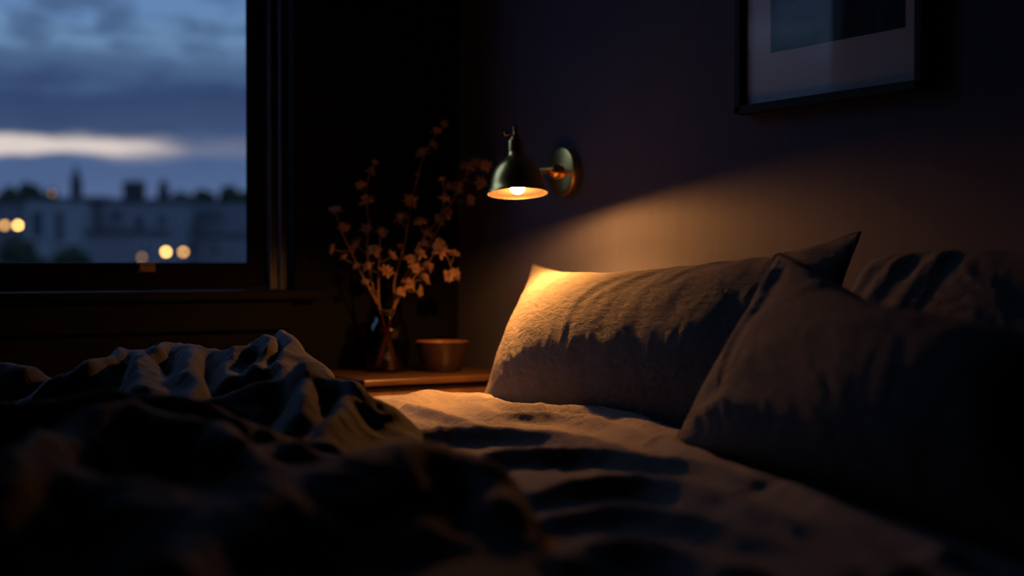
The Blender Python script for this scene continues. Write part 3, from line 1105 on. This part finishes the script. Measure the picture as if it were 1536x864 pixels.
BLOOMS = [blossom_mesh(s) for s in (3, 8, 21, 34, 55)]
mouth = Vector((vb.x, vb.y, ZN + .137))
STEMS = [
    ('tall dried flower stem rising on the left of the vase', .02, [(560, 430), (551, 380), (553, 330), (548, 300), (553, 265), (562, 243)],
     [(562, 244, .6), (555, 259, .8), (542, 279, .85), (550, 303, 1.25), (550, 344, 1.0), (536, 367, 1.1)]),
    ('dried flower stem leaning farthest towards the window', -.03, [(545, 415), (522, 368), (510, 340), (503, 318)],
     [(503, 317, .95), (516, 342, .95), (500, 374, .8), (516, 387, .7), (536, 401, .7)]),
    ('short dried flower stem between the two left stems of the vase', -.05, [(568, 425), (569, 385), (571, 349)],
     [(571, 349, 1.05), (562, 376, .95), (553, 401, 1.05), (579, 409, 1.1), (587, 384, .9), (548, 424, .6)]),
    ('tallest dried flower stem, its tip highest in the vase', .04, [(592, 420), (606, 370), (616, 310), (628, 260), (637, 230), (652, 205), (665, 187)],
     [(634, 230, 1.05), (650, 218, .8), (654, 197, .8), (666, 187, .8), (616, 303, 1.2), (602, 328, 1.15), (627, 263, .4), (601, 370, .6)]),
    ('dried flower stem with a bare bud tip in the middle of the vase', .0, [(600, 430), (622, 388), (637, 355), (655, 332), (667, 299), (664, 266)],
     [(630, 335, 1.0), (641, 351, 1.0), (636, 367, 1.0), (658, 331, 1.0), (670, 321, 1.0), (667, 299, 1.0), (663, 269, .55)]),
    ('dried flower stem arching towards the brass lamp', .03, [(612, 418), (645, 365), (672, 315), (690, 282), (706, 256), (728, 249)],
     [(686, 283, 1.1), (704, 301, 1.0), (701, 252, 1.25), (713, 246, 1.0), (729, 249, .95), (720, 274, 1.0), (677, 280, .9)]),
    ('dried flower stem drooping low at its right tip', -.05, [(614, 425), (642, 393), (660, 374), (672, 388), (679, 411)],
     [(661, 376, 1.2), (681, 382, .95), (682, 411, 1.0), (674, 414, .9), (641, 400, 1.0), (659, 366, .9)]),
    ('short dried flower stem in front, blossoms just above the vase mouth', -.07, [(598, 442), (612, 418), (627, 386)],
     [(615, 391, 1.1), (629, 382, 1.1), (613, 427, 1.0), (628, 437, .9), (636, 419, 1.0), (601, 439, .8), (622, 404, .9)]),
]


r_ = random.Random(5)
vdepth = (mouth - CAM).dot(FWD)
for k, (label, dd, line, flowers) in enumerate(STEMS):
    ang = 2 * PI * k / len(STEMS)
    root = thing('dried_flower_stem', (vb.x, vb.y, ZN + .007), label, 'flower stem', 'dried flower stems in the glass vase')
    n = len(line)
    lw = []
    for i_, (px, py) in enumerate(line):
        f = (465 - py) / 280.0
        lw.append(at(px, py, vdepth + dd * min(1, f * 1.8)))
    m0 = mouth + (lw[0] - mouth).normalized() * .004
    off = (lw[0] - mouth); off.z = 0
    m0 = mouth + (off.normalized() * .016 if off.length > 1e-4 else Vector())
    base = Vector((vb.x - off.normalized().x * .022 + .004 * math.cos(ang), vb.y - off.normalized().y * .022 + .004 * math.sin(ang), ZN + .0085))
    mid = (base + m0) / 2
    pts = smooth_pts([base, m0] + lw)
    mb = MB()
    mb.tube(pts, [.0021 - .0013 * i_ / len(pts) for i_ in range(len(pts))], 7)
    blooms = []
    for (px, py, sc) in flowers:
        f = (465 - py) / 280.0
        pos = at(px, py, vdepth + dd * min(1, f * 1.8) + r_.uniform(-.015, .015))
        # twig from the stem a little below
        best = min(pts[8:], key=lambda p: (p - (pos - Vector((0, 0, .018)))).length)
        if (best - pos).length > .004:
            midp = (best + pos) / 2 + Vector((0, 0, -.003))
            mb.tube(smooth_pts([best, midp, pos], 3), .0009, 5)
        dirv = (pos - best)
        dirv = (dirv.normalized() if dirv.length > .002 else Vector((0, 0, 1))) + Vector((r_.uniform(-.5, .5), r_.uniform(-.6, .3), r_.uniform(0, .6)))
        blooms.append((pos, dirv.normalized(), sc))
    st = part(mb, 'stem', M_STEM, root, True)
    for pos, dv, sc in blooms:
        b_ = bpy.data.objects.new('blossom', r_.choice(BLOOMS))
        COL.objects.link(b_)
        b_.parent = root
        q = Vector((0, 0, 1)).rotation_difference(dv) @ Matrix.Rotation(r_.uniform(0, 6.28), 3, 'Z').to_quaternion()
        b_.matrix_local = Matrix.Translation(pos - Vector(root.location)) @ q.to_matrix().to_4x4() @ Matrix.Scale(sc * 1.05, 4)

# ------------------------------------------------------------------ the town outside
GZ = -6.0
TS = 3.4                                     # town distances and sizes
M_GROUND = principled('town_ground', (0.05, 0.055, 0.06), 0.9, noise=(.3, .3))
mb = MB(); mb.box(-400, 900, 6, 1400, GZ - .5, GZ)
tag(mb.build('ground', M_GROUND), kind='structure')
M_STUCCO = [principled('stucco_pale', (.105, .115, .132), .9, spec=.1, noise=(.6, .15)), principled('stucco_grey', (.055, .058, .070), .9, spec=.1, noise=(.6, .2)),
            principled('brick_dark', (.022, .022, .026), .9, spec=.1, noise=(2, .3)), principled('stucco_mid', (.078, .082, .095), .9, spec=.1, noise=(.6, .15))]
M_SLATE = principled('roof_slate', (.030, .033, .040), .9, spec=.1, noise=(1.2, .3))
M_PANE = principled('dark_pane', (.015, .02, .03), .12)
M_PANEFRAME = principled('window_frame_paint', (.15, .16, .18), .6)
M_LEAF = principled('dusk_foliage', (.012, .016, .010), .95, spec=.05, noise=(1.5, .4), bump=(3, .6, .2))
M_BARK = principled('bark', (.05, .035, .025), .9)
M_POLE = principled('lamp_post_iron', (.03, .03, .03), .5, .6)


class Facade:
    """a house whose front faces the room; local frame: s along the front, t back, z up"""

    def __init__(self, px0, px1, d):
        d = d * TS
        self.d = d
        self.p0, self.p1 = at(px0, 395, d), at(px1, 395, d)
        self.sx = Vector((self.p1.x - self.p0.x, self.p1.y - self.p0.y, 0))
        self.w = self.sx.length
        self.sx.normalize()
        self.tx = Vector((-self.sx.y, self.sx.x, 0))
        self.px0, self.px1 = px0, px1

    def s(self, px):
        return (px - self.px0) / (self.px1 - self.px0) * self.w

    def z(self, py):
        return CAM.z + (395 - py) * self.d / F

    def W(self, s, t, z):
        q = self.p0 + self.sx * s + self.tx * t
        return (q.x, q.y, z)

    def box(self, mb, s0, s1, t0, t1, z0, z1):
        vs = [self.W(s, t, z) for s in (s0, s1) for t in (t0, t1) for z in (z0, z1)]
        mb.add(vs, [(0, 1, 3, 2), (4, 6, 7, 5), (0, 4, 5, 1), (2, 3, 7, 6), (0, 2, 6, 4), (1, 5, 7, 3)])


def house(px0, px1, d, top, wallmat, label, windows, roof=7, depth=9.0, chimneys=(), eave=.3, group='houses beyond the window'):
    fa = Facade(px0, px1, d)
    ctr = Vector(fa.W(fa.w / 2, 0, GZ))
    root = thing('house', ctr, label, 'house', group)
    zt = fa.z(top)
    roof = roof * fa.d / F
    mb = MB(); fa.box(mb, 0, fa.w, 0, depth, GZ, zt)
    part(mb, 'wall', wallmat, root)
    # pitched roof, ridge parallel to the front
    mb = MB()
    e = eave
    A = [fa.W(-e, -e, zt), fa.W(fa.w + e, -e, zt), fa.W(fa.w + e, depth + e, zt), fa.W(-e, depth + e, zt)]
    B = [fa.W(-e, -e, zt + .35), fa.W(fa.w + e, -e, zt + .35), fa.W(fa.w + e, depth + e, zt + .35), fa.W(-e, depth + e, zt + .35)]
    R0, R1 = fa.W(-e, depth / 2, zt + roof), fa.W(fa.w + e, depth / 2, zt + roof)
    mb.add(A + B + [R0, R1], [(0, 3, 2, 1), (0, 1, 5, 4), (2, 3, 7, 6), (4, 5, 9, 8), (6, 7, 8, 9), (5, 1, 2, 6, 9), (4, 8, 7, 3, 0)])
    part(mb, 'roof', M_SLATE, root)
    for (a, b, y0, y1) in windows:
        s0, s1, z1, z0 = fa.s(a), fa.s(b), fa.z(y0), fa.z(y1)
        mb = MB()
        fr = .16
        fa.box(mb, s0 - fr, s1 + fr, -.12, .10, z1, z1 + fr)
        fa.box(mb, s0 - fr * 1.5, s1 + fr * 1.5, -.25, .10, z0 - fr, z0)
        fa.box(mb, s0 - fr, s0, -.12, .10, z0, z1)
        fa.box(mb, s1, s1 + fr, -.12, .10, z0, z1)
        wv = part(mb, 'window', M_PANEFRAME, root)
        mb = MB()
        fa.box(mb, s0, s1, -.05, .08, z0, z1)
        part(mb, 'pane', M_PANE, wv)
    for (a, b, y0, t0) in chimneys:
        mb = MB()
        fa.box(mb, fa.s(a), fa.s(b), t0, t0 + 1.6, zt, fa.z(y0) - .25)
        fa.box(mb, fa.s(a) - .15, fa.s(b) + .15, t0 - .15, t0 + 1.75, fa.z(y0) - .28, fa.z(y0))
        npot = max(1, int((fa.s(b) - fa.s(a)) / .6))
        for i_ in range(npot):
            s = fa.s(a) + (i_ + .5) * (fa.s(b) - fa.s(a)) / npot
            mb.lathe([(.20, 0), (.16, .5)], fa.W(s, t0 + .8, fa.z(y0)), (0, 0, 1), 10, True, True)
        part(mb, 'chimney', M_STUCCO[2], root)
    return root, fa


house(-260, 38, 62, 304, M_STUCCO[1], 'grey house at the left edge of the window view', [(5, 16, 318, 334), (-30, -14, 318, 336)], 6)
house(40, 119, 56, 300, M_STUCCO[0], 'pale house with two tall dark windows left of the church spire\'s foot',
      [(47, 66, 316, 356), (83, 97, 316, 362)], 6)
house(119, 147, 66, 300, M_STUCCO[2], 'narrow dark brick house between the two pale houses', [(126, 138, 318, 335)], 8)
rt, fa = house(147, 270, 58, 302, M_STUCCO[3], 'pale house with a broad chimney stack and three dark windows',
               [(165, 186, 314, 332), (201, 217, 322, 352), (235, 251, 321, 340)], 7, chimneys=[(181, 211, 273, 1.2)])
mb = MB()
s_, z_ = fa.s(238), fa.z(302)
R3 = TS
mb.lathe([(.26 * R3, 0), (.26 * R3, fa.z(285) - z_), (.31 * R3, fa.z(284) - z_), (.31 * R3, fa.z(283) - z_), (.12 * R3, fa.z(281) - z_), (.20 * R3, fa.z(278) - z_),
          (.23 * R3, fa.z(274) - z_), (.16 * R3, fa.z(270) - z_), (.03 * R3, fa.z(266) - z_)], fa.W(s_, 3.0, z_), (0, 0, 1), 20, True, True)
part(mb, 'turret', M_STUCCO[1], rt, True)
rt, fa = house(270, 470, 60, 354, M_STUCCO[3], 'house with a big dark slate roof at the right of the window view',
               [(285, 297, 362, 380), (318, 330, 362, 380)], 50, 8.0)
mb = MB(); fa.box(mb, fa.s(301), fa.s(326), 1.0, 4.5, fa.z(352), fa.z(318)); fa.box(mb, fa.s(299), fa.s(328), .7, 4.8, fa.z(318), fa.z(315))
part(mb, 'dormer', M_STUCCO[1], rt)
house(262, 640, 74, 312, M_STUCCO[1], 'long grey terrace behind the slate roofed house', [(302, 322, 316, 328)], 6, group='houses beyond the window')
house(128, 232, 47, 350, M_STUCCO[3], 'low pale outbuilding in front of the chimney house', [(215, 224, 360, 374)], 5, 7.0)

# church tower and spire
tw = Facade(106, 120, 95)
cs = thing('church_tower', tw.W(tw.w / 2, 0, GZ), 'dark church tower with a pointed spire on the skyline', 'church tower')
mb = MB(); tw.box(mb, 0, tw.w, 0, tw.w, GZ, tw.z(273))
part(mb, 'tower', M_STUCCO[2], cs)
mb = MB()
zc = tw.z(273); apex = tw.W(tw.w / 2, tw.w / 2, tw.z(244))
mb.add([tw.W(-.1, -.1, zc), tw.W(tw.w + .1, -.1, zc), tw.W(tw.w + .1, tw.w + .1, zc), tw.W(-.1, tw.w + .1, zc), apex],
       [(0, 1, 4), (1, 2, 4), (2, 3, 4), (3, 0, 4), (3, 2, 1, 0)])
part(mb, 'spire', M_SLATE, cs)


def tree(px, top, wpx, d, label, hpx=None):
    d = d * TS
    c = at(px, 395, d)
    root = thing('tree', (c.x, c.y, GZ), label, 'tree', 'trees on the skyline')
    r = wpx / 2 * d / F
    zt = CAM.z + (395 - top) * d / F
    rr = random.Random(px)
    mb = MB(); mb.tube([(c.x, c.y, GZ), (c.x + .1, c.y, (GZ + zt) / 2), (c.x, c.y, zt - r * .6)], [.5, .4, .12], 8)
    part(mb, 'trunk', M_BARK, root, True)
    bm = bmesh.new()
    hgt = r * 1.25
    for k in range(34):
        a, e = rr.uniform(0, 6.28), rr.uniform(-.9, 1.0)
        q = rr.uniform(.35, .80)
        m = Matrix.Translation((c.x + r * q * math.cos(a) * math.sqrt(1 - min(.95, e * e)), c.y + r * q * math.sin(a) * math.sqrt(1 - min(.95, e * e)),
                                zt - hgt + hgt * e * .78)) @ Matrix.Diagonal((1, 1, min(1.2, hgt / r), 1)) @ Matrix.Scale(r * rr.uniform(.30, .46), 4)
        bmesh.ops.create_icosphere(bm, subdivisions=2, radius=1, matrix=m)
    for v in bm.verts:
        v.co += Vector((rr.uniform(-1, 1), rr.uniform(-1, 1), rr.uniform(-1, 1))) * r * .05
    lift = zt - max(v.co.z for v in bm.verts)
    for v in bm.verts:
        v.co.z += lift
    bm.verts.index_update()
    mb = MB(); mb.add([v.co[:] for v in bm.verts], [[v.index for v in f.verts] for f in bm.faces]); bm.free()
    part(mb, 'crown', M_LEAF, root, True)


tree(17, 278, 44, 100, 'dark round tree at the far left of the skyline')
tree(44, 272, 46, 104, 'dark round tree on the skyline left of the church spire')
tree(78, 282, 20, 98, 'small tree between the round trees and the church spire')
tree(272, 286, 46, 100, 'low tree on the skyline just right of the turret')
tree(306, 283, 50, 104, 'broad tree in the middle of the right-hand treeline')
tree(343, 277, 44, 100, 'tallest tree of the treeline, near the window jamb')
tree(376, 284, 48, 106, 'tree at the end of the treeline cut by the window jamb')
tree(30, 352, 70, 44, 'dark bushy tree standing in front of the leftmost houses')
tree(105, 366, 60, 42, 'dark bushy tree in front of the pale house with tall windows')


def street_lamp(px, py, d, strength, label, r=.19):
    d = d * TS
    c = at(px, py, d)
    root = thing('street_lamp', (c.x, c.y, GZ), label, 'street lamp', 'street lamps beyond the window')
    mb = MB(); mb.lathe([(.14, 0), (.14, .9), (.08, 1.1), (.06, c.z - GZ - .30), (.12, c.z - GZ - .26), (.12, c.z - GZ - r * .9)], (c.x, c.y, GZ), (0, 0, 1), 12, True, True)
    part(mb, 'post', M_POLE, root, True)
    pr = [(max(.0005, r * math.cos(math.radians(a))), r * math.sin(math.radians(a))) for a in range(-90, 91, 15)]
    mb = MB(); mb.lathe(pr, c, (0, 0, 1), 16)
    part(mb, 'globe', emission('street_light', (1.0, .51, .14), strength), root, True)


street_lamp(7, 338, 41, 7, 'dim glowing street lamp at the very left edge of the window')
street_lamp(27, 338, 41, 19, 'bright glowing street lamp beside the dim one at the window\'s left')
street_lamp(78, 290, 52, 1.2, 'faint high street lamp just left of the church spire')
street_lamp(249, 378, 41, 19, 'brighter street lamp of the pair low in the window above the sash rail')
street_lamp(275, 378, 41, 7.5, 'dimmer street lamp of the pair, nearest the window jamb')
street_lamp(213, 386, 41, 1.6, 'faint street lamp straight above the brass sash lift')

# ------------------------------------------------------------------ sky
world = bpy.data.worlds.new('dusk_sky')
SC.world = world
world.use_nodes = True
nt = world.node_tree
nt.nodes.clear()
wo = nd(nt, 'ShaderNodeOutputWorld')
bg = nd(nt, 'ShaderNodeBackground')
tc = nd(nt, 'ShaderNodeTexCoord')
sep = nd(nt, 'ShaderNodeSeparateXYZ')
nt.links.new(tc.outputs['Generated'], sep.inputs[0])


def mth(op, a, b=None, c=None, clamp=False):
    n = nd(nt, 'ShaderNodeMath', operation=op)
    n.use_clamp = clamp
    for i_, v in enumerate((a, b, c)):
        if v is None:
            continue
        if isinstance(v, (int, float)):
            n.inputs[i_].default_value = v
        else:
            nt.links.new(v, n.inputs[i_])
    return n.outputs[0]


def ramp(fac, stops, interp='EASE'):
    n = nd(nt, 'ShaderNodeValToRGB')
    n.color_ramp.interpolation = interp
    while len(n.color_ramp.elements) < len(stops):
        n.color_ramp.elements.new(.5)
    for e, (p_, c_) in zip(n.color_ramp.elements, stops):
        e.position = p_
        e.color = (*c_, 1)
    nt.links.new(fac, n.inputs['Fac'])
    return n.outputs['Color']


def mixc(f, a, b, op='MIX'):
    n = nd(nt, 'ShaderNodeMix', data_type='RGBA', blend_type=op)
    if isinstance(f, (int, float)):
        n.inputs['Factor'].default_value = f
    else:
        nt.links.new(f, n.inputs['Factor'])
    for k, v in (('A', a), ('B', b)):
        if isinstance(v, tuple):
            n.inputs[k].default_value = (*v, 1)
        else:
            nt.links.new(v, n.inputs[k])
    return n.outputs['Result']


el = sep.outputs['Z']
az = mth('ARCTAN2', sep.outputs['X'], sep.outputs['Y'])


def sky_noise(sa, se, scale, detail, seed, dist=0.0):
    cmb = nd(nt, 'ShaderNodeCombineXYZ')
    nt.links.new(mth('MULTIPLY', az, sa), cmb.inputs[0])
    nt.links.new(mth('MULTIPLY', el, se), cmb.inputs[1])
    cmb.inputs[2].default_value = seed
    n = nd(nt, 'ShaderNodeTexNoise')
    n.inputs['Scale'].default_value = scale
    n.inputs['Detail'].default_value = detail
    n.inputs['Distortion'].default_value = dist
    nt.links.new(cmb.outputs[0], n.inputs['Vector'])
    return n.outputs['Fac']


n1 = sky_noise(1.0, 2.6, 11.0, 5, 2.0, .3)
n2 = sky_noise(1.0, 3.2, 26.0, 5, 7.0, .5)
warp = mth('ADD', mth('MULTIPLY', mth('SUBTRACT', n1, .5), .045), mth('MULTIPLY', mth('SUBTRACT', n2, .5), .022))
ew = mth('ADD', el, warp)
t = mth('MULTIPLY', ew, 2.5)                # 0..0.4 elevation -> 0..1
base = ramp(t, [(0.0, (.10, .135, .24)), (.10, (.085, .135, .28)), (.17, (.07, .12, .255)), (.22, (.045, .078, .175)), (.285, (.034, .062, .150)),
                (.33, (.065, .12, .245)), (.375, (.15, .27, .46)), (.43, (.125, .24, .46)), (.60, (.17, .30, .58)), (.75, (.32, .56, 1.05)), (1.0, (.65, 1.15, 2.2))])
dark = ramp(mth('ADD', mth('MULTIPLY', n2, .6), mth('MULTIPLY', n1, .4)), [(.45, (0, 0, 0)), (.60, (1, 1, 1))])
hi = ramp(el, [(.115, (0, 0, 0)), (.15, (.75, .75, .75))])
cloudf = mth('MULTIPLY', dark, hi)
col = mixc(cloudf, base, (.05, .095, .20))
# cream slot of afterglow between the cloud decks, tapering to the right
n3 = sky_noise(1.0, 5.0, 20.0, 4, 12.0, .2)
eb = mth('ADD', el, mth('MULTIPLY', mth('SUBTRACT', n3, .5), .016))
slot = ramp(mth('MULTIPLY', eb, 5.0), [(.345, (0, 0, 0)), (.375, (1, 1, 1)), (.400, (1, 1, 1)), (.445, (0, 0, 0))])
azf = ramp(mth('ADD', mth('MULTIPLY', az, 1.6), mth('MULTIPLY', mth('SUBTRACT', n3, .5), .12)), [(.0, (.3, .3, .3)), (.20, (1, 1, 1)), (.40, (1, 1, 1)), (.50, (.12, .12, .12)), (.7, (0, 0, 0))])
col = mixc(mth('MULTIPLY', slot, azf), col, (.74, .64, .60))
nt.links.new(col, bg.inputs['Color'])
bg.inputs['Strength'].default_value = 1.05
nt.links.new(bg.outputs['Background'], wo.inputs['Surface'])
world.cycles.sampling_method = 'MANUAL'
world.cycles.sample_map_resolution = 1024

# ------------------------------------------------------------------ camera
cd = bpy.data.cameras.new('camera')
cam = bpy.data.objects.new('camera', cd)
COL.objects.link(cam)
cam.location = CAM
cam.rotation_euler = (PI / 2 - PITCH, 0, -YAW)
cd.sensor_width = 36
cd.lens = F / 1536 * 36
cd.clip_start = .05
cd.clip_end = 3000
cd.dof.use_dof = True
cd.dof.focus_distance = 2.35
cd.dof.aperture_fstop = 2.3
SC.camera = cam

SC.view_settings.view_transform = 'Standard'
SC.view_settings.look = 'None'
SC.view_settings.gamma = 1
SC.view_settings.exposure = 0.0
SC.view_settings.use_curve_mapping = False
cy = SC.cycles
cy.use_denoising = True
cy.max_bounces = 8
cy.diffuse_bounces = 4
cy.glossy_bounces = 4
cy.transparent_max_bounces = 16
cy.caustics_reflective = True
cy.sample_clamp_indirect = 6.0
